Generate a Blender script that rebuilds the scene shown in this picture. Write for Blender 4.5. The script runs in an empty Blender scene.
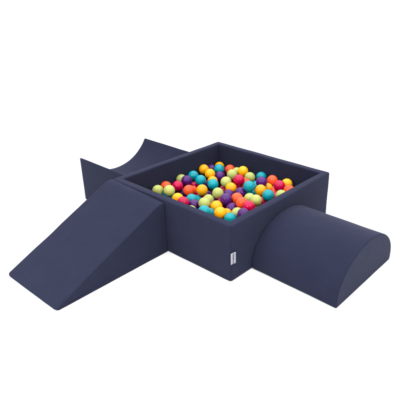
import bpy, bmesh, math, random
from mathutils import Vector, noise

random.seed(4)
scene = bpy.context.scene
COL = scene.collection
R = math.radians

# ------------------------------------------------------------------ helpers
def put(o, parent=None):
    COL.objects.link(o)
    if parent:
        o.parent = parent
    return o

def empty(name, label, cat, loc=(0, 0, 0)):
    o = bpy.data.objects.new(name, None)
    o.empty_display_size = 0.05
    o.location = loc
    o["label"] = label
    o["category"] = cat
    return put(o)

def mesh_obj(name, bm, mat, parent=None, smooth=True):
    bmesh.ops.recalc_face_normals(bm, faces=bm.faces)
    me = bpy.data.meshes.new(name)
    bm.to_mesh(me)
    bm.free()
    for p in me.polygons:
        p.use_smooth = smooth
    me.materials.append(mat)
    return put(bpy.data.objects.new(name, me), parent)

def nodes(name):
    m = bpy.data.materials.new(name)
    m.use_nodes = True
    nt = m.node_tree
    return m, nt, nt.nodes["Principled BSDF"]

def wobble(p, amp=0.0009, seed=0.0):
    """soft unevenness of a foam block inside its cover"""
    q = Vector(p) + Vector((seed, seed * 1.7, -seed))
    d = noise.noise_vector(q * 7.0) * amp + noise.noise_vector(q * 21.0) * amp * 0.35
    return Vector(p) + d

# ------------------------------------------------------------------ materials
def fabric(name, c1, c2):
    """dark navy cotton jersey: fine knit, faint mottling, soft creases"""
    m, nt, b = nodes(name)
    N, L = nt.nodes.new, nt.links.new
    tc = N("ShaderNodeTexCoord")
    n1 = N("ShaderNodeTexNoise"); n1.inputs["Scale"].default_value = 9; n1.inputs["Detail"].default_value = 5
    n2 = N("ShaderNodeTexNoise"); n2.inputs["Scale"].default_value = 240; n2.inputs["Detail"].default_value = 2
    mixf = N("ShaderNodeMath"); mixf.operation = "MULTIPLY_ADD"
    mixf.inputs[1].default_value = 0.5; L(n2.outputs["Fac"], mixf.inputs[0]); 
    sc = N("ShaderNodeMath"); sc.operation = "MULTIPLY"; sc.inputs[1].default_value = 0.5
    L(n1.outputs["Fac"], sc.inputs[0]); L(sc.outputs[0], mixf.inputs[2])
    ramp = N("ShaderNodeValToRGB")
    ramp.color_ramp.elements[0].position = 0.3; ramp.color_ramp.elements[0].color = (*c1, 1)
    ramp.color_ramp.elements[1].position = 0.7; ramp.color_ramp.elements[1].color = (*c2, 1)
    L(mixf.outputs[0], ramp.inputs["Fac"]); L(ramp.outputs["Color"], b.inputs["Base Color"])
    for n in (n1, n2): L(tc.outputs["Object"], n.inputs["Vector"])
    # knit + creases
    wv = N("ShaderNodeTexVoronoi"); wv.inputs["Scale"].default_value = 620
    L(tc.outputs["Object"], wv.inputs["Vector"])
    bp1 = N("ShaderNodeBump"); bp1.inputs["Strength"].default_value = 0.4; bp1.inputs["Distance"].default_value = 0.0006
    L(wv.outputs["Distance"], bp1.inputs["Height"])
    mp = N("ShaderNodeMapping"); mp.inputs["Scale"].default_value = (1, 1, 2.2)
    L(tc.outputs["Object"], mp.inputs["Vector"])
    n3 = N("ShaderNodeTexNoise"); n3.inputs["Scale"].default_value = 11; n3.inputs["Detail"].default_value = 3
    n3.inputs["Distortion"].default_value = 0.8
    L(mp.outputs["Vector"], n3.inputs["Vector"])
    bp2 = N("ShaderNodeBump"); bp2.inputs["Strength"].default_value = 0.34; bp2.inputs["Distance"].default_value = 0.006
    L(n3.outputs["Fac"], bp2.inputs["Height"]); L(bp1.outputs["Normal"], bp2.inputs["Normal"])
    L(bp2.outputs["Normal"], b.inputs["Normal"])
    b.inputs["Roughness"].default_value = 0.9
    b.inputs["Specular IOR Level"].default_value = 0.06
    b.inputs["Sheen Weight"].default_value = 0.06
    b.inputs["Sheen Roughness"].default_value = 0.5
    b.inputs["Sheen Tint"].default_value = (0.6, 0.62, 0.85, 1)
    return m

NAVY = fabric("navy_cotton", (0.0101, 0.0118, 0.0258), (0.0132, 0.0152, 0.0322))
THREAD = fabric("navy_seam", (0.0085, 0.0095, 0.021), (0.0115, 0.0125, 0.026))

def plastic(name, c):
    m, nt, b = nodes(name)
    N, L = nt.nodes.new, nt.links.new
    tc = N("ShaderNodeTexCoord")
    n1 = N("ShaderNodeTexNoise"); n1.inputs["Scale"].default_value = 40; n1.inputs["Detail"].default_value = 3
    L(tc.outputs["Object"], n1.inputs["Vector"])
    ramp = N("ShaderNodeValToRGB")
    ramp.color_ramp.elements[0].position = 0.25; ramp.color_ramp.elements[0].color = (*[x * 0.93 for x in c], 1)
    ramp.color_ramp.elements[1].position = 0.75; ramp.color_ramp.elements[1].color = (*[min(1, x * 1.06) for x in c], 1)
    L(n1.outputs["Fac"], ramp.inputs["Fac"])
    oi = N("ShaderNodeObjectInfo"); mr = N("ShaderNodeMapRange")     # moulded batches differ a little
    mr.inputs["To Min"].default_value = 0.86; mr.inputs["To Max"].default_value = 1.08
    hs = N("ShaderNodeHueSaturation")
    L(oi.outputs["Random"], mr.inputs["Value"]); L(mr.outputs["Result"], hs.inputs["Value"])
    L(ramp.outputs["Color"], hs.inputs["Color"]); L(hs.outputs["Color"], b.inputs["Base Color"])
    n2 = N("ShaderNodeTexNoise"); n2.inputs["Scale"].default_value = 55
    L(tc.outputs["Object"], n2.inputs["Vector"])
    bp = N("ShaderNodeBump"); bp.inputs["Strength"].default_value = 0.06; bp.inputs["Distance"].default_value = 0.0010
    L(n2.outputs["Fac"], bp.inputs["Height"]); L(bp.outputs["Normal"], b.inputs["Normal"])
    b.inputs["Roughness"].default_value = 0.125
    b.inputs["Specular IOR Level"].default_value = 0.22
    return m

PLASTIC = {
    "t": plastic("turquoise_plastic", (0.000, 0.205, 0.250)),
    "y": plastic("yellow_plastic", (0.640, 0.275, 0.003)),
    "l": plastic("lime_plastic", (0.290, 0.325, 0.088)),
    "o": plastic("orange_plastic", (0.600, 0.062, 0.014)),
    "c": plastic("crimson_plastic", (0.360, 0.000, 0.040)),
    "p": plastic("purple_plastic", (0.050, 0.007, 0.100)),
}

# ------------------------------------------------------------------ extruded foam blocks
def round_profile(pts, rad, seg=7, step=0.022):
    """closed 2-D outline with rounded corners, long edges subdivided"""
    n = len(pts); out = []
    P = [Vector(p) for p in pts]
    for i in range(n):
        a, b, c = P[i - 1], P[i], P[(i + 1) % n]
        r = rad[i]
        u, v = (a - b), (c - b)
        lu, lv = u.length, v.length
        u.normalize(); v.normalize()
        ang = u.angle(v)
        if r <= 0 or ang > math.pi - 0.02:
            out.append(b); continue
        d = min(r / math.tan(ang / 2), lu * 0.48, lv * 0.48)
        r = d * math.tan(ang / 2)
        cen = b + (u + v).normalized() * (r / math.sin(ang / 2))
        s, e = b + u * d, b + v * d
        a0 = math.atan2(s.y - cen.y, s.x - cen.x); a1 = math.atan2(e.y - cen.y, e.x - cen.x)
        da = (a1 - a0 + math.pi) % (2 * math.pi) - math.pi
        for k in range(seg + 1):
            t = a0 + da * k / seg
            out.append(cen + Vector((math.cos(t), math.sin(t))) * r)
    res = []
    for i, p in enumerate(out):
        q = out[(i + 1) % len(out)]
        k = max(1, int((q - p).length / step))
        for j in range(k):
            res.append(p.lerp(q, j / k))
    return res

def inset(prof, d):
    n = len(prof)
    area = sum(prof[i].x * prof[(i + 1) % n].y - prof[(i + 1) % n].x * prof[i].y for i in range(n))
    sg = 1 if area > 0 else -1
    out = []
    for i in range(n):
        t1 = (prof[i] - prof[i - 1]).normalized(); t2 = (prof[(i + 1) % n] - prof[i]).normalized()
        n1 = Vector((-t1.y, t1.x)) * sg; n2 = Vector((-t2.y, t2.x)) * sg
        m = (n1 + n2)
        m.normalize()
        k = max(0.45, m.dot(n1))
        out.append(prof[i] + m * d / k)
    return out

EXTRA = 0.0012
def loft(prof, e0, e1, rend, put3, seed, amp=0.0009, step=0.03, K=5):
    """solid of one outline, its two end edges rounded by rend"""
    st = [(e0, rend + EXTRA)]
    for k in range(K + 1):
        t = k / K * math.pi / 2
        st.append((e0 + rend * (1 - math.cos(t)), rend * (1 - math.sin(t))))
    m = max(2, int((e1 - e0 - 2 * rend) / step))
    for j in range(1, m):
        st.append((e0 + rend + (e1 - e0 - 2 * rend) * j / m, 0))
    for k in range(K + 1):
        t = (K - k) / K * math.pi / 2
        st.append((e1 - rend * (1 - math.cos(t)), rend * (1 - math.sin(t))))
    st.append((e1, rend + EXTRA))
    bm = bmesh.new(); rings = []
    for si, (e, d) in enumerate(st):
        ring = []
        for q in (inset(prof, d) if d > 0 else prof):
            p = put3(q.x, q.y, e)
            w = wobble(p, amp, seed)
            if si < 2 or si > len(st) - 3:
                w.y = p[1]               # the end panel itself stays level
            w.z = max(w.z, 0.001)
            ring.append(bm.verts.new(w))
        rings.append(ring)
    n = len(prof)
    for a, b in zip(rings, rings[1:]):
        for i in range(n):
            bm.faces.new((a[i], a[(i + 1) % n], b[(i + 1) % n], b[i]))
    bm.faces.new(rings[0]); bm.faces.new(rings[-1])
    return bm

def tube(bm, pts, r, closed=False, sides=6):
    n = len(pts); rings = []
    for i, p in enumerate(pts):
        a = pts[i - 1] if (i or closed) else p
        b = pts[(i + 1) % n] if (i < n - 1 or closed) else p
        t = (Vector(b) - Vector(a)).normalized()
        x = t.orthogonal().normalized() if not rings else (px - t * px.dot(t)).normalized()
        px = x
        y = t.cross(x)
        rings.append([bm.verts.new(Vector(p) + (x * math.cos(2 * math.pi * k / sides) + y * math.sin(2 * math.pi * k / sides)) * r) for k in range(sides)])
    pairs = list(zip(rings, rings[1:])) + ([(rings[-1], rings[0])] if closed else [])
    for a, b in pairs:
        for k in range(sides):
            bm.faces.new((a[k], a[(k + 1) % sides], b[(k + 1) % sides], b[k]))
    if not closed:
        bm.faces.new(rings[0]); bm.faces.new(rings[-1])

def end_seam(parent, prof, e, rend, inward, put3, seed, amp, top_only=True):
    """the sewn ridge along one end edge of a cover"""
    d = rend * (1 - math.sqrt(0.5))
    pts = []
    for q in inset(prof, d):
        p = wobble(put3(q.x, q.y, e + inward * d), amp, seed)
        p.z = max(p.z, 0.0035)
        pts.append(p)
    bm = bmesh.new()
    tube(bm, pts, 0.0010, closed=True)
    return mesh_obj("seam", bm, THREAD, parent)

WORLD, SOFT, TOP = 0.92, 85.0, 4.3
BALLS = [
    (0.2555, 0.7074, 0.2049, 'l', 'lime plastic ball at the near left rim with a lime ball on its left'),
    (0.2246, 0.7749, 0.1965, 'l', 'lime plastic ball at the near left rim with a lime ball on its right'),
    (0.3267, 0.8175, 0.1768, 'o', 'orange ball in the pit, leftmost of the orange balls in view'),
    (0.3539, 0.7400, 0.1929, 'c', 'crimson ball with a lime ball on its left and an orange ball on its left'),
    (0.4436, 0.7520, 0.1969, 'p', 'purple plastic ball with an orange ball in front and a crimson ball on its right'),
    (0.4595, 0.8175, 0.1815, 'l', 'lime ball in the pit, third from the left of the lime balls in view'),
    (0.5371, 0.7882, 0.1906, 't', 'turquoise plastic ball with a crimson ball in front and a purple ball on its left'),
    (0.5681, 0.8175, 0.1362, 'l', 'lime ball in the pit, fifth from the left of the lime balls in view'),
    (0.3550, 0.6444, 0.1905, 'o', 'orange plastic ball with a purple ball behind and a turquoise ball in front'),
    (0.4169, 0.6796, 0.1540, 'o', 'half-hidden orange ball with a crimson ball behind and a crimson ball in front'),
    (0.5013, 0.7492, 0.1346, 'c', 'half-hidden crimson ball with a turquoise ball behind and an orange ball in front'),
    (0.3955, 0.5725, 0.2002, 'y', 'yellow plastic ball with an orange ball on its left'),
    (0.2469, 0.6268, 0.1796, 'y', 'half-hidden yellow ball at the near left rim with a lime ball on its left'),
    (0.2015, 0.5321, 0.1998, 'c', 'crimson plastic ball at the near left rim'),
    (0.2953, 0.5620, 0.1761, 't', 'half-hidden turquoise ball with a crimson ball on its right'),
    (0.3535, 0.5800, 0.1434, 't', 'half-hidden turquoise ball with a crimson ball behind and a yellow ball behind'),
    (0.2578, 0.5042, 0.1708, 'p', 'purple plastic ball at the near left rim'),
    (0.1985, 0.4691, 0.1655, 'l', 'mostly buried lime ball at the near left rim with a purple ball behind'),
    (0.2758, 0.4378, 0.1969, 'l', 'lime plastic ball with a crimson ball behind and a turquoise ball in front'),
    (0.3601, 0.4864, 0.1727, 'l', 'half-hidden lime ball with a purple ball behind and a crimson ball on its left'),
    (0.4191, 0.4650, 0.2024, 'l', 'lime plastic ball with a turquoise ball behind and a purple ball on its right'),
    (0.1895, 0.3577, 0.2035, 't', 'turquoise plastic ball at the near left rim with a purple ball on its left'),
    (0.2445, 0.3713, 0.1640, 't', 'half-hidden turquoise ball at the near left rim with a yellow ball behind'),
    (0.3108, 0.3764, 0.1831, 'y', 'yellow plastic ball with a turquoise ball in front and a lime ball on its left'),
    (0.2298, 0.2744, 0.2060, 'y', 'yellow plastic ball at the near left rim with a yellow ball behind'),
    (0.2894, 0.2844, 0.1720, 'y', 'overlapped yellow ball with yellow ball on its left and a lime ball on its right'),
    (0.3284, 0.4311, 0.1446, 'o', 'mostly buried orange ball with a lime ball behind and a turquoise ball on its left'),
    (0.2298, 0.2035, 0.1933, 't', 'turquoise ball in the pit, sixth from the right of the turquoise balls in view'),
    (0.3730, 0.3608, 0.2108, 'p', 'purple plastic ball with a purple ball behind and a crimson ball in front'),
    (0.4800, 0.4354, 0.1785, 'p', 'half-hidden purple ball with a yellow ball behind and a crimson ball on its left'),
    (0.3591, 0.3031, 0.1754, 'p', 'half-hidden purple ball with an orange ball behind and a purple ball behind'),
    (0.3091, 0.2206, 0.1901, 'l', 'half-hidden lime ball at the near right rim with a yellow ball on its left'),
    (0.2873, 0.1594, 0.2137, 'p', 'purple plastic ball at the near right rim'),
    (0.3669, 0.1877, 0.2198, 'c', 'crimson plastic ball at the near right rim with a lime ball behind'),
    (0.3865, 0.2539, 0.2155, 'o', 'orange plastic ball with a purple ball behind and a lime ball in front'),
    (0.4341, 0.3293, 0.2036, 'o', 'orange plastic ball with a yellow ball behind and a purple ball in front'),
    (0.5391, 0.3901, 0.1863, 'p', 'purple plastic ball with an orange ball behind and an orange ball in front'),
    (0.5392, 0.4671, 0.1952, 'y', 'yellow plastic ball with an orange ball in front and a purple ball in front'),
    (0.5608, 0.3442, 0.2332, 't', 'turquoise plastic ball with a lime ball behind and a lime ball in front'),
    (0.5953, 0.3557, 0.1651, 't', 'half-hidden turquoise ball with a turquoise ball behind and a lime ball in front'),
    (0.4601, 0.2112, 0.2174, 'l', 'lime plastic ball at the near right rim with a turquoise ball behind'),
    (0.5053, 0.2940, 0.1870, 'l', 'half-hidden lime ball with a turquoise ball behind and an orange ball on its left'),
    (0.5562, 0.2304, 0.1675, 'c', 'half-hidden crimson ball at the near right rim with a yellow ball behind'),
    (0.5485, 0.1921, 0.2245, 't', 'turquoise ball in the pit, rightmost of the turquoise balls in view'),
    (0.5984, 0.2851, 0.2129, 'y', 'yellow plastic ball with a crimson ball in front and a turquoise ball on its right'),
    (0.7190, 0.3248, 0.1721, 'y', 'half-hidden yellow ball with an orange ball behind'),
    (0.6773, 0.3406, 0.2248, 'p', 'purple ball with an orange ball on its right and a yellow ball on its right'),
    (0.8096, 0.4440, 0.1885, 't', 'overlapped turquoise ball with a purple ball in front and a lime ball on its left'),
    (0.7798, 0.3343, 0.2036, 'o', 'orange plastic ball with a yellow ball in front'),
    (0.6912, 0.2174, 0.2296, 'c', 'crimson plastic ball with a lime ball in front and a yellow ball on its left'),
    (0.7866, 0.2289, 0.2069, 'y', 'yellow ball in the pit, rightmost of the yellow balls in view'),
    (0.6915, 0.1468, 0.2192, 'o', 'half-hidden orange ball at the near right rim'),
    (0.6010, 0.1381, 0.2203, 'l', 'half-hidden lime ball at the near right rim with a crimson ball behind'),
    (0.7046, 0.2568, 0.1744, 'o', 'half-hidden orange ball with an orange ball behind and a yellow ball on its left'),
    (0.6394, 0.2051, 0.1747, 'c', 'mostly buried crimson ball at the near right rim with an orange ball behind'),
    (0.7308, 0.4755, 0.2022, 'l', 'lime ball with a yellow ball on its left and a turquoise ball on its right'),
    (0.7704, 0.5646, 0.2094, 'y', 'yellow ball with a lime ball on its left and a lime ball on its right'),
    (0.6092, 0.4626, 0.2267, 'c', 'crimson plastic ball with a lime ball behind and a yellow ball behind'),
    (0.6655, 0.4585, 0.1867, 'o', 'orange ball in the pit, fourth from the right of the orange balls in view'),
    (0.7047, 0.6026, 0.1966, 'l', 'lime plastic ball, an orange behind, a purple on left, a crimson on right'),
    (0.7911, 0.6954, 0.1809, 'o', 'orange ball in the pit, sixth from the left of the orange balls in view'),
    (0.5644, 0.5299, 0.2094, 'l', 'lime ball in the pit, ninth from the left of the lime balls in view'),
    (0.7325, 0.7416, 0.1896, 't', 'turquoise plastic ball with a purple ball in front and a yellow ball on its left'),
    (0.8175, 0.8149, 0.1646, 'y', 'yellow ball in the pit, seventh from the left of the yellow balls in view'),
    (0.7396, 0.8175, 0.1674, 'p', 'purple ball in the pit, sixth from the left of the purple balls in view'),
    (0.6660, 0.8175, 0.1887, 'y', 'yellow ball in the pit, third from the left of the yellow balls in view'),
    (0.6274, 0.7251, 0.1925, 'y', 'yellow plastic ball with a yellow ball in front and a yellow ball on its left'),
    (0.6784, 0.6840, 0.1706, 'p', 'purple plastic ball with a turquoise ball behind and a purple ball on its right'),
    (0.5883, 0.6663, 0.1689, 'y', 'yellow ball in the pit, fifth from the left of the yellow balls in view'),
    (0.5001, 0.5799, 0.2010, 't', 'turquoise plastic ball with a purple ball behind and a yellow ball behind'),
    (0.5141, 0.7002, 0.1911, 't', 'turquoise plastic ball with a yellow ball in front and a crimson ball on its left'),
    (0.7830, 0.6267, 0.1817, 'l', 'lime ball in the pit, sixth from the right of the lime balls in view'),
    (0.2687, 0.7945, 0.1470, 't', 'mostly buried turquoise ball at the near left rim with a lime ball on its right'),
    (0.2824, 0.7268, 0.1442, 't', 'turquoise ball in the pit, second from the left of the turquoise balls in view'),
    (0.3889, 0.7391, 0.1326, 'p', 'half-hidden purple ball with a crimson ball behind and a crimson ball in front'),
    (0.5751, 0.5528, 0.1450, 'c', 'crimson ball in the pit, sixth from the left of the crimson balls in view'),
    (0.4518, 0.4875, 0.1428, 'p', 'mostly buried purple ball with a lime ball behind and a crimson ball on its right'),
    (0.6786, 0.5128, 0.1459, 'c', 'mostly buried crimson ball with a crimson ball behind'),
    (0.3999, 0.4160, 0.1573, 'c', 'overlapped crimson ball with a yellow ball in front and a purple ball on its right'),
    (0.4823, 0.6125, 0.1183, 'p', 'purple ball in the pit, fifth from the left of the purple balls in view'),
    (0.4152, 0.6110, 0.1456, 'c', 'half-hidden crimson ball with an orange ball behind and a yellow ball behind'),
    (0.4554, 0.3749, 0.1561, 'c', ''),
    (0.8174, 0.7485, 0.1454, 'p', 'overlapped purple ball with purple ball on its left and a turquoise ball on its left'),
    (0.5937, 0.7313, 0.1267, 'p', 'overlapped purple ball with turquoise ball on its left and a turquoise ball on its right'),
    (0.7273, 0.4217, 0.1589, 't', 'half-hidden turquoise ball with a lime ball behind and a purple ball on its right'),
    (0.6583, 0.3682, 0.1396, 'c', 'mostly buried crimson ball with a crimson ball in front'),
    (0.0836, 0.4275, 0.2223, 'o', ''),
    (0.0840, 0.2700, 0.2222, 'y', ''),
    (0.0831, 0.2016, 0.2217, 'l', ''),
    (0.0855, 0.7294, 0.2215, 'y', ''),
    (0.0848, 0.6549, 0.2213, 'c', ''),
    (0.0848, 0.3492, 0.2212, 'p', ''),
    (0.0838, 0.1303, 0.2204, 'l', ''),
    (0.0843, 0.8020, 0.2195, 'o', ''),
    (0.4299, 0.0836, 0.2161, 'o', ''),
    (0.3503, 0.0848, 0.2149, 'y', ''),
    (0.0933, 0.5561, 0.2148, 'p', ''),
    (0.7173, 0.0832, 0.2148, 'p', ''),
    (0.5593, 0.0847, 0.2141, 'c', ''),
    (0.2522, 0.0843, 0.2135, 'c', ''),
    (0.6439, 0.0860, 0.2115, 'c', ''),
    (0.8038, 0.0835, 0.2106, 't', ''),
    (0.1423, 0.0891, 0.2028, 'o', ''),
    (0.1213, 0.4764, 0.1934, 'c', ''),
    (0.1295, 0.6077, 0.1886, 'o', ''),
    (0.4895, 0.1149, 0.1879, 'c', ''),
    (0.1351, 0.7608, 0.1848, 'o', ''),
    (0.1355, 0.4027, 0.1820, 'y', ''),
    (0.1339, 0.2425, 0.1814, 'y', ''),
    (0.1332, 0.6906, 0.1772, 'l', ''),
    (0.1408, 0.1666, 0.1771, 't', ''),
    (0.1933, 0.1217, 0.1718, 't', ''),
    (0.1413, 0.3154, 0.1715, 'p', ''),
    (0.3383, 0.1401, 0.1697, 'o', ''),
    (0.8158, 0.2742, 0.1619, 'o', ''),
    (0.8105, 0.3781, 0.1610, 'p', ''),
    (0.4286, 0.2359, 0.1595, 't', ''),
    (0.2724, 0.1195, 0.1564, 't', ''),
    (0.1422, 0.5314, 0.1563, 'l', ''),
    (0.5669, 0.1217, 0.1561, 'l', ''),
    (0.3952, 0.0834, 0.1554, 't', ''),
    (0.7171, 0.1909, 0.1547, 'p', ''),
    (0.0833, 0.2804, 0.1545, 'o', ''),
    (0.6905, 0.1239, 0.1545, 'o', ''),
    (0.0924, 0.1120, 0.1543, 'l', ''),
    (0.0874, 0.8019, 0.1515, 'y', ''),
    (0.3696, 0.2002, 0.1514, 'c', ''),
    (0.1861, 0.6134, 0.1503, 'y', ''),
    (0.8136, 0.1934, 0.1491, 't', ''),
    (0.8138, 0.1114, 0.1491, 't', ''),
    (0.0827, 0.6437, 0.1490, 'l', ''),
    (0.7410, 0.5463, 0.1482, 'o', ''),
    (0.1687, 0.8110, 0.1482, 'y', ''),
    (0.0857, 0.3708, 0.1471, 'c', ''),
    (0.2014, 0.2902, 0.1459, 'p', ''),
    (0.0888, 0.5743, 0.1449, 'l', ''),
    (0.0854, 0.4422, 0.1446, 't', ''),
    (0.6296, 0.0907, 0.1441, 'l', ''),
    (0.0864, 0.2081, 0.1437, 'p', ''),
    (0.2191, 0.6998, 0.1426, 't', ''),
    (0.4366, 0.3007, 0.1401, 'l', ''),
    (0.1814, 0.2069, 0.1393, 'c', ''),
    (0.1791, 0.3693, 0.1370, 'p', ''),
    (0.2668, 0.2285, 0.1361, 'o', ''),
    (0.7590, 0.4812, 0.1351, 't', ''),
    (0.5766, 0.4310, 0.1340, 'l', ''),
    (0.2125, 0.5506, 0.1339, 'l', ''),
    (0.7592, 0.2392, 0.1313, 't', ''),
    (0.5202, 0.3336, 0.1310, 'o', ''),
    (0.0861, 0.7353, 0.1309, 'l', ''),
    (0.7798, 0.3249, 0.1308, 'c', ''),
    (0.4588, 0.0928, 0.1305, 'c', ''),
    (0.7430, 0.7576, 0.1200, 'o', 'mostly buried orange ball with a purple ball behind and a turquoise ball on its left'),
    (0.8031, 0.6558, 0.1194, 'c', 'mostly buried crimson ball with a lime ball behind and a crimson ball on its right'),
    (0.5592, 0.2843, 0.1016, 'l', 'lime ball in the pit, third from the right of the lime balls in view'),
]

# ------------------------------------------------------------------ ball pit
W, T, H = 0.90, 0.045, 0.309
pit = empty("ball_pit", "square navy foam ball pit filled with colourful plastic balls", "ball pit")

def pit_profile():
    """cross-section of the wall: offset from the outer face, height"""
    return round_profile([(0, 0.002), (T, 0.002), (T, H), (0, H)], [0.006, 0.003, 0.008, 0.008], seg=6, step=0.02)

def ring_point(side, s, o):
    """point on the wall path: side 0..3, s in 0..1 from mid-corner to mid-corner, offset o inward"""
    ro = 0.014
    r = max(ro - o, 0.0005) if o < ro else 0.0005
    a = W - 2 * o                        # side length at this offset
    arc = r * math.pi / 4
    S = [0.0, 0.5, 1.0]
    # local frame: side along +x at y = o
    if s < 0.08:
        th = math.pi / 4 * (s / 0.08)    # first half corner
        x = o + r - r * math.cos(math.pi / 4 + th); y = o + r - r * math.sin(math.pi / 4 + th)
    elif s > 0.92:
        th = math.pi / 4 * ((1 - s) / 0.08)
        x = W - (o + r - r * math.cos(math.pi / 4 + th)); y = o + r - r * math.sin(math.pi / 4 + th)
    else:
        t = (s - 0.08) / 0.84
        x = o + r + (a - 2 * r) * t; y = o
    c = W / 2; x -= c; y -= c
    for _ in range(side):
        x, y = -y, x
    return x + c, y + c

prof = pit_profile()
st = [0.0, 0.02, 0.04, 0.06, 0.08] + [0.08 + 0.84 * k / 36 for k in range(1, 36)] + [0.92, 0.94, 0.96, 0.98, 1.0]
for side in range(4):
    bm = bmesh.new(); rings = []
    for s in st:
        ring = []
        for q in prof:
            x, y = ring_point(side, s, q.x)
            p = wobble((x, y, q.y), 0.0014, 3.1)
            p.z = max(p.z, 0.001)
            ring.append(p)
        rings.append(ring)
    # pull the two ends 0.35 mm off the mitre so that the sewn joint shows
    for ri, rj in ((0, 1), (-1, -2)):
        for k in range(len(prof)):
            d = (rings[rj][k] - rings[ri][k])
            if d.length > 1e-6:
                rings[ri][k] = rings[ri][k] + d.normalized() * min(0.00035, d.length * 0.5)
    V = [[bm.verts.new(p) for p in r] for r in rings]
    n = len(prof)
    for a, b in zip(V, V[1:]):
        for k in range(n):
            bm.faces.new((a[k], a[(k + 1) % n], b[(k + 1) % n], b[k]))
    bm.faces.new(V[0]); bm.faces.new(V[-1])
    mesh_obj("wall", bm, NAVY, pit)
# sewn corner seams
for cx, cy in ((0, 0), (W, 0), (W, W), (0, W)):
    k = 0.014 * (1 - math.sqrt(0.5)) + 0.0006
    x = cx + (k if cx == 0 else -k); y = cy + (k if cy == 0 else -k)
    bm = bmesh.new()
    tube(bm, [wobble((x, y, 0.006 + (H - 0.018) * i / 20), 0.0014, 3.1) for i in range(21)], 0.0012)
    mesh_obj("corner_seam", bm, THREAD, pit)
# floor mat of the pit
bm = bmesh.new()
mp = round_profile([(T + .001, 0.003), (W - T - .001, 0.003), (W - T - .001, 0.022), (T + .001, 0.022)], [.004] * 4, seg=3, step=.1)
mesh_obj("floor_mat", loft(mp, T + .001, W - T - .001, 0.004, lambda a, b, e: (a, e, b), 1.0), NAVY, pit)

# woven tag sewn into the near corner seam
satin, nt, b = nodes("tag_satin")
n1 = nt.nodes.new("ShaderNodeTexNoise"); n1.inputs["Scale"].default_value = 160
rp = nt.nodes.new("ShaderNodeValToRGB")
rp.color_ramp.elements[0].color = (.20, .20, .245, 1); rp.color_ramp.elements[1].color = (.26, .26, .31, 1)
nt.links.new(n1.outputs["Fac"], rp.inputs["Fac"]); nt.links.new(rp.outputs["Color"], b.inputs["Base Color"])
b.inputs["Roughness"].default_value = 0.45
ink, nt, b = nodes("tag_print")
b.inputs["Base Color"].default_value = (.022, .022, .035, 1); b.inputs["Roughness"].default_value = 0.7
tz0, tz1, tw = 0.101, 0.164, 0.031
bm = bmesh.new()
def tag_y(u):                            # it curls away from the wall a little
    return 0.002 * (1 - u) ** 4 - 0.0026 - 0.004 * (u ** 2)
cols = []
for i in range(9):
    u = i / 8
    cols.append([[bm.verts.new((-0.001 + tw * u, tag_y(u) - dy, tz0 + (tz1 - tz0) * j / 6 + 0.002 * math.sin(3 * u))) for j in range(7)] for dy in (0, 0.0008)])
for i in range(8):
    for s in (0, 1):
        for j in range(6):
            bm.faces.new((cols[i][s][j], cols[i][s][j + 1], cols[i + 1][s][j + 1], cols[i + 1][s][j]))
    for j in (0, 6):
        bm.faces.new((cols[i][0][j], cols[i][1][j], cols[i + 1][1][j], cols[i + 1][0][j]))
for i in (0, 8):
    for j in range(6):
        bm.faces.new((cols[i][0][j], cols[i][0][j + 1], cols[i][1][j + 1], cols[i][1][j]))
tag = mesh_obj("sewn_tag", bm, satin, pit)
tag["label"] = "small pale grey tag sewn into the near corner seam"
fc = bpy.data.curves.new("lettering", "FONT")
fc.body = "KiddyMoon"; fc.size = 0.0122; fc.offset = 0.0002; fc.extrude = 0.0002; fc.align_x = "CENTER"; fc.align_y = "CENTER"
tmp = bpy.data.objects.new("lettering_curve", fc); COL.objects.link(tmp)
bpy.context.view_layer.update()
me = bpy.data.meshes.new_from_object(tmp.evaluated_get(bpy.context.evaluated_depsgraph_get()))
bpy.data.objects.remove(tmp)
me.name = "lettering"
for v in me.vertices:                    # upright text turned to read from top to bottom, bent onto the tag
    x, y, z = v.co
    u = 0.5 + y * 1.0 / tw
    v.co = (-0.001 + tw * u, tag_y(u) - 0.0011 - z, (tz0 + tz1) / 2 + 0.002 * math.sin(3 * u) - x)
me.materials.clear(); me.materials.append(ink)
put(bpy.data.objects.new("lettering", me), tag)

# ------------------------------------------------------------------ ramp (wedge)
ramp = empty("foam_ramp", "navy foam wedge ramp sloping down to the floor from the ball pit rim", "ramp", (-0.3, 0.68, 0))
def keep(o, root):
    o.location = -root.location
    return o
rp_ = round_profile([(-0.683, 0.001), (-0.0014, 0.001), (-0.0014, 0.299), (-0.040, 0.298), (-0.680, 0.0125)],
                    [0.0068, 0.008, 0.0068, 0.090, 0.0068])
def f_ramp(a, b, e):                     # the top edge sits level with the rim at the far end and sags at the near one
    k = (e - 0.4555) / 0.4445
    w = max(0.0, (b - 0.12) / 0.18)
    d = max(0.0, 0.026 - min(e - 0.4555, 0.900 - e)) / 0.026       # the toe corners are rounded off
    a += 0.014 * (1 - math.sqrt(max(0.0, 1 - d * d))) * max(0.0, min(1.0, (-0.50 - a) / 0.18))
    return (a, e + 0.009 * a / 0.67 * (1 - k), b + w * (-0.003 + 0.016 * k))
keep(mesh_obj("cover", loft(rp_, 0.4555, 0.900, 0.005, f_ramp, 7.7, 0.0014, 0.009), NAVY, ramp), ramp)
keep(end_seam(ramp, rp_, 0.4555, 0.005, 1, f_ramp, 7.7, 0.0014), ramp)
keep(end_seam(ramp, rp_, 0.900, 0.005, -1, f_ramp, 7.7, 0.0014), ramp)

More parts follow.
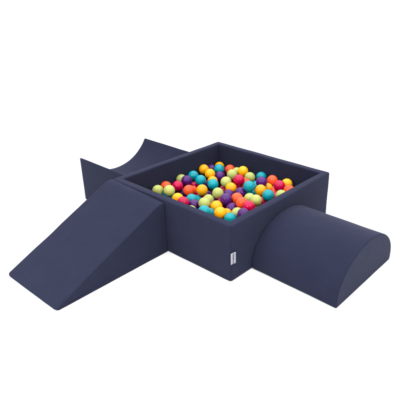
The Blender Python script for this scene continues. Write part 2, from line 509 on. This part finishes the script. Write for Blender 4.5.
# ------------------------------------------------------------------ half-cylinder
half = empty("foam_half_cylinder", "navy foam half-cylinder lying flat side down against the ball pit wall", "foam block", (0.44, -0.25, 0))
pts = [(0.164, 0.001), (0.722, 0.001)]; rad = [0.0095, 0.012]
cx, ca, cb, cz = 0.443, 0.2815, 0.202, 0.037
for k in range(0, 41):
    th = math.pi * k / 40
    pts.append((cx + ca * math.cos(th), cz + cb * math.sin(th))); rad.append(0)
hp = round_profile(pts, rad)
f_half = lambda a, b, e: (a, e, b)
f_turn = lambda a, b, e: (a + 0.026 * e, e, b)
keep(mesh_obj("cover", loft(hp, -0.502, -0.0025, 0.0075, f_turn, 12.3, 0.0013), NAVY, half), half)
keep(end_seam(half, hp, -0.502, 0.0075, 1, f_turn, 12.3, 0.0013), half)
keep(end_seam(half, hp, -0.0025, 0.0075, -1, f_turn, 12.3, 0.0013), half)

# ------------------------------------------------------------------ block with the hollow
hollow = empty("foam_hollow_block", "navy foam block with a scooped out hollow top and two pointed edges", "foam block", (0.367, 1.14, 0))
v0, v1, zt = 0.094, 0.640, 0.311
pts = [(v0, 0.001), (v1, 0.001), (v1, zt)]; rad = [0.012, 0.012, 0.006]
xc, dp = (v0 + v1) / 2, 0.159
hw = (v1 - v0) / 2
RR = (hw ** 2 + dp ** 2) / (2 * dp); zc = zt - dp + RR
a0 = math.asin(hw / RR)
for k in range(3, 38):
    th = a0 - 2 * a0 * k / 40
    pts.append((xc + RR * math.sin(th), zc - RR * math.cos(th))); rad.append(0)
pts.append((v0, zt)); rad.append(0.006)
bp_ = round_profile(pts, rad)
keep(mesh_obj("cover", loft(bp_, 0.9025, 1.372, 0.0045, f_half, 21.9, 0.0012), NAVY, hollow), hollow)
keep(end_seam(hollow, bp_, 1.372, 0.0045, -1, f_half, 21.9, 0.0012), hollow)
keep(end_seam(hollow, bp_, 0.9025, 0.0045, 1, f_half, 21.9, 0.0012), hollow)

# ------------------------------------------------------------------ balls
BR = 0.0345
def ball_mesh(key):
    bm = bmesh.new()
    bmesh.ops.create_uvsphere(bm, u_segments=48, v_segments=32, radius=BR)
    for v in bm.verts:                   # moulding seam round the middle, slight flats
        d = v.co.normalized()
        k = 1 + 0.004 * math.exp(-(d.z / 0.03) ** 2) + 0.004 * noise.noise(d * 1.6 + Vector((ord(key), 0, 0)))
        v.co = d * BR * min(k, 1.004) * 0.997
    bmesh.ops.recalc_face_normals(bm, faces=bm.faces)
    me = bpy.data.meshes.new("plastic_ball"); bm.to_mesh(me); bm.free()
    for p in me.polygons: p.use_smooth = True
    me.materials.append(PLASTIC[key])
    return me
BM = {k: ball_mesh(k) for k in PLASTIC}
WORD = {"t": "turquoise", "y": "yellow", "l": "lime", "o": "orange", "c": "crimson", "p": "purple"}
for x, y, z, key, label in BALLS:
    o = put(bpy.data.objects.new("plastic_ball", BM[key]))
    o.location = (x, y, z)
    o.rotation_euler = (random.uniform(0, 6.28), random.uniform(0, 6.28), random.uniform(0, 6.28))
    o["label"] = label or (WORD[key] + " plastic ball buried out of sight under the heap in the pit")
    o["category"] = "ball"
    o["group"] = "plastic balls in the ball pit"

# ------------------------------------------------------------------ studio: white seamless sweep
YAW = 0.70443
white, nt, b = nodes("white_sweep")
n1 = nt.nodes.new("ShaderNodeTexNoise"); n1.inputs["Scale"].default_value = 3
rp = nt.nodes.new("ShaderNodeValToRGB")
rp.color_ramp.elements[0].color = (.76, .76, .76, 1); rp.color_ramp.elements[1].color = (.80, .80, .80, 1)
nt.links.new(n1.outputs["Fac"], rp.inputs["Fac"]); nt.links.new(rp.outputs["Color"], b.inputs["Base Color"])
b.inputs["Roughness"].default_value = 0.9; b.inputs["Specular IOR Level"].default_value = 0.1
bm = bmesh.new()
line = [(-4 + 8.5 * k / 10, 0.0) for k in range(11)]
for k in range(1, 13):
    t = math.pi / 2 * k / 12
    line.append((4.5 + 2.0 * math.sin(t), 2.0 * (1 - math.cos(t))))
line.append((6.5, 4.5))
fx, fy = math.cos(YAW), math.sin(YAW)
rows = [[bm.verts.new((fx * d + fy * s, fy * d - fx * s, z)) for s in (-16, -8, 0, 8, 16)] for d, z in line]
for a, b_ in zip(rows, rows[1:]):
    for k in range(4):
        bm.faces.new((a[k], a[k + 1], b_[k + 1], b_[k]))
bd = mesh_obj("backdrop", bm, white)
bd["kind"] = "structure"

# ------------------------------------------------------------------ light
world = bpy.data.worlds.new("World"); scene.world = world
world.use_nodes = True
bg = world.node_tree.nodes["Background"]
wn, wl = world.node_tree.nodes.new, world.node_tree.links.new
bg.inputs["Color"].default_value = (1.0, 1.0, 1.0, 1)
wtc = wn("ShaderNodeTexCoord"); wsep = wn("ShaderNodeSeparateXYZ"); wmr = wn("ShaderNodeMapRange")
wmr.interpolation_type = "SMOOTHSTEP"     # soft overhead light added as a white world gradient, stronger toward the zenith
wmr.inputs["From Min"].default_value = 0.25; wmr.inputs["From Max"].default_value = 1.0
wmr.inputs["To Min"].default_value = WORLD; wmr.inputs["To Max"].default_value = TOP
wl(wtc.outputs["Generated"], wsep.inputs[0]); wl(wsep.outputs["Z"], wmr.inputs["Value"]); wl(wmr.outputs["Result"], bg.inputs["Strength"])

def area(name, loc, target, size, power, color=(1, 1, 1)):
    l = bpy.data.lights.new(name, "AREA")
    l.shape = "SQUARE" if not isinstance(size, tuple) else "RECTANGLE"
    if isinstance(size, tuple): l.size, l.size_y = size
    else: l.size = size
    l.energy = power; l.color = color
    o = put(bpy.data.objects.new(name, l))
    o.location = loc
    o.rotation_euler = (Vector(target) - Vector(loc)).to_track_quat("-Z", "Y").to_euler()
    return o
TGT = (0.35, 0.4, 0.15)
def polar(az, el, d):
    """position round the set: azimuth from the camera's side (positive to the right), elevation, distance"""
    a = YAW + math.pi + R(az)
    return (TGT[0] + d * math.cos(R(el)) * math.cos(a), TGT[1] + d * math.cos(R(el)) * math.sin(a), TGT[2] + d * math.sin(R(el)))
area("softbox", polar(-30, 29, 4.2), TGT, 0.26, SOFT * 0.7, (1.0, 0.985, 0.97))
area("softbox", polar(38, 29, 4.2), TGT, 0.26, SOFT * 0.5, (1.0, 0.97, 0.95))

# ------------------------------------------------------------------ camera
cam = bpy.data.cameras.new("camera")
cam.sensor_width = 36.0
cam.lens = math.exp(0.20436) * 36.0
cam.shift_x = (200 - 237.305) / 400
cam.shift_y = -(200 - 197.728) / 400
cam.clip_start = 0.05; cam.clip_end = 200
co = put(bpy.data.objects.new("camera", cam))
co.location = (-1.51697, -1.3307, 1.39468)
PIT = -0.43368
d = Vector((math.cos(PIT) * math.cos(YAW), math.cos(PIT) * math.sin(YAW), math.sin(PIT)))
co.rotation_euler = d.to_track_quat("-Z", "Y").to_euler()
scene.camera = co
scene.view_settings.view_transform = "Standard"
scene.view_settings.look = "None"
scene.view_settings.exposure = 0.0
scene.view_settings.gamma = 1.0
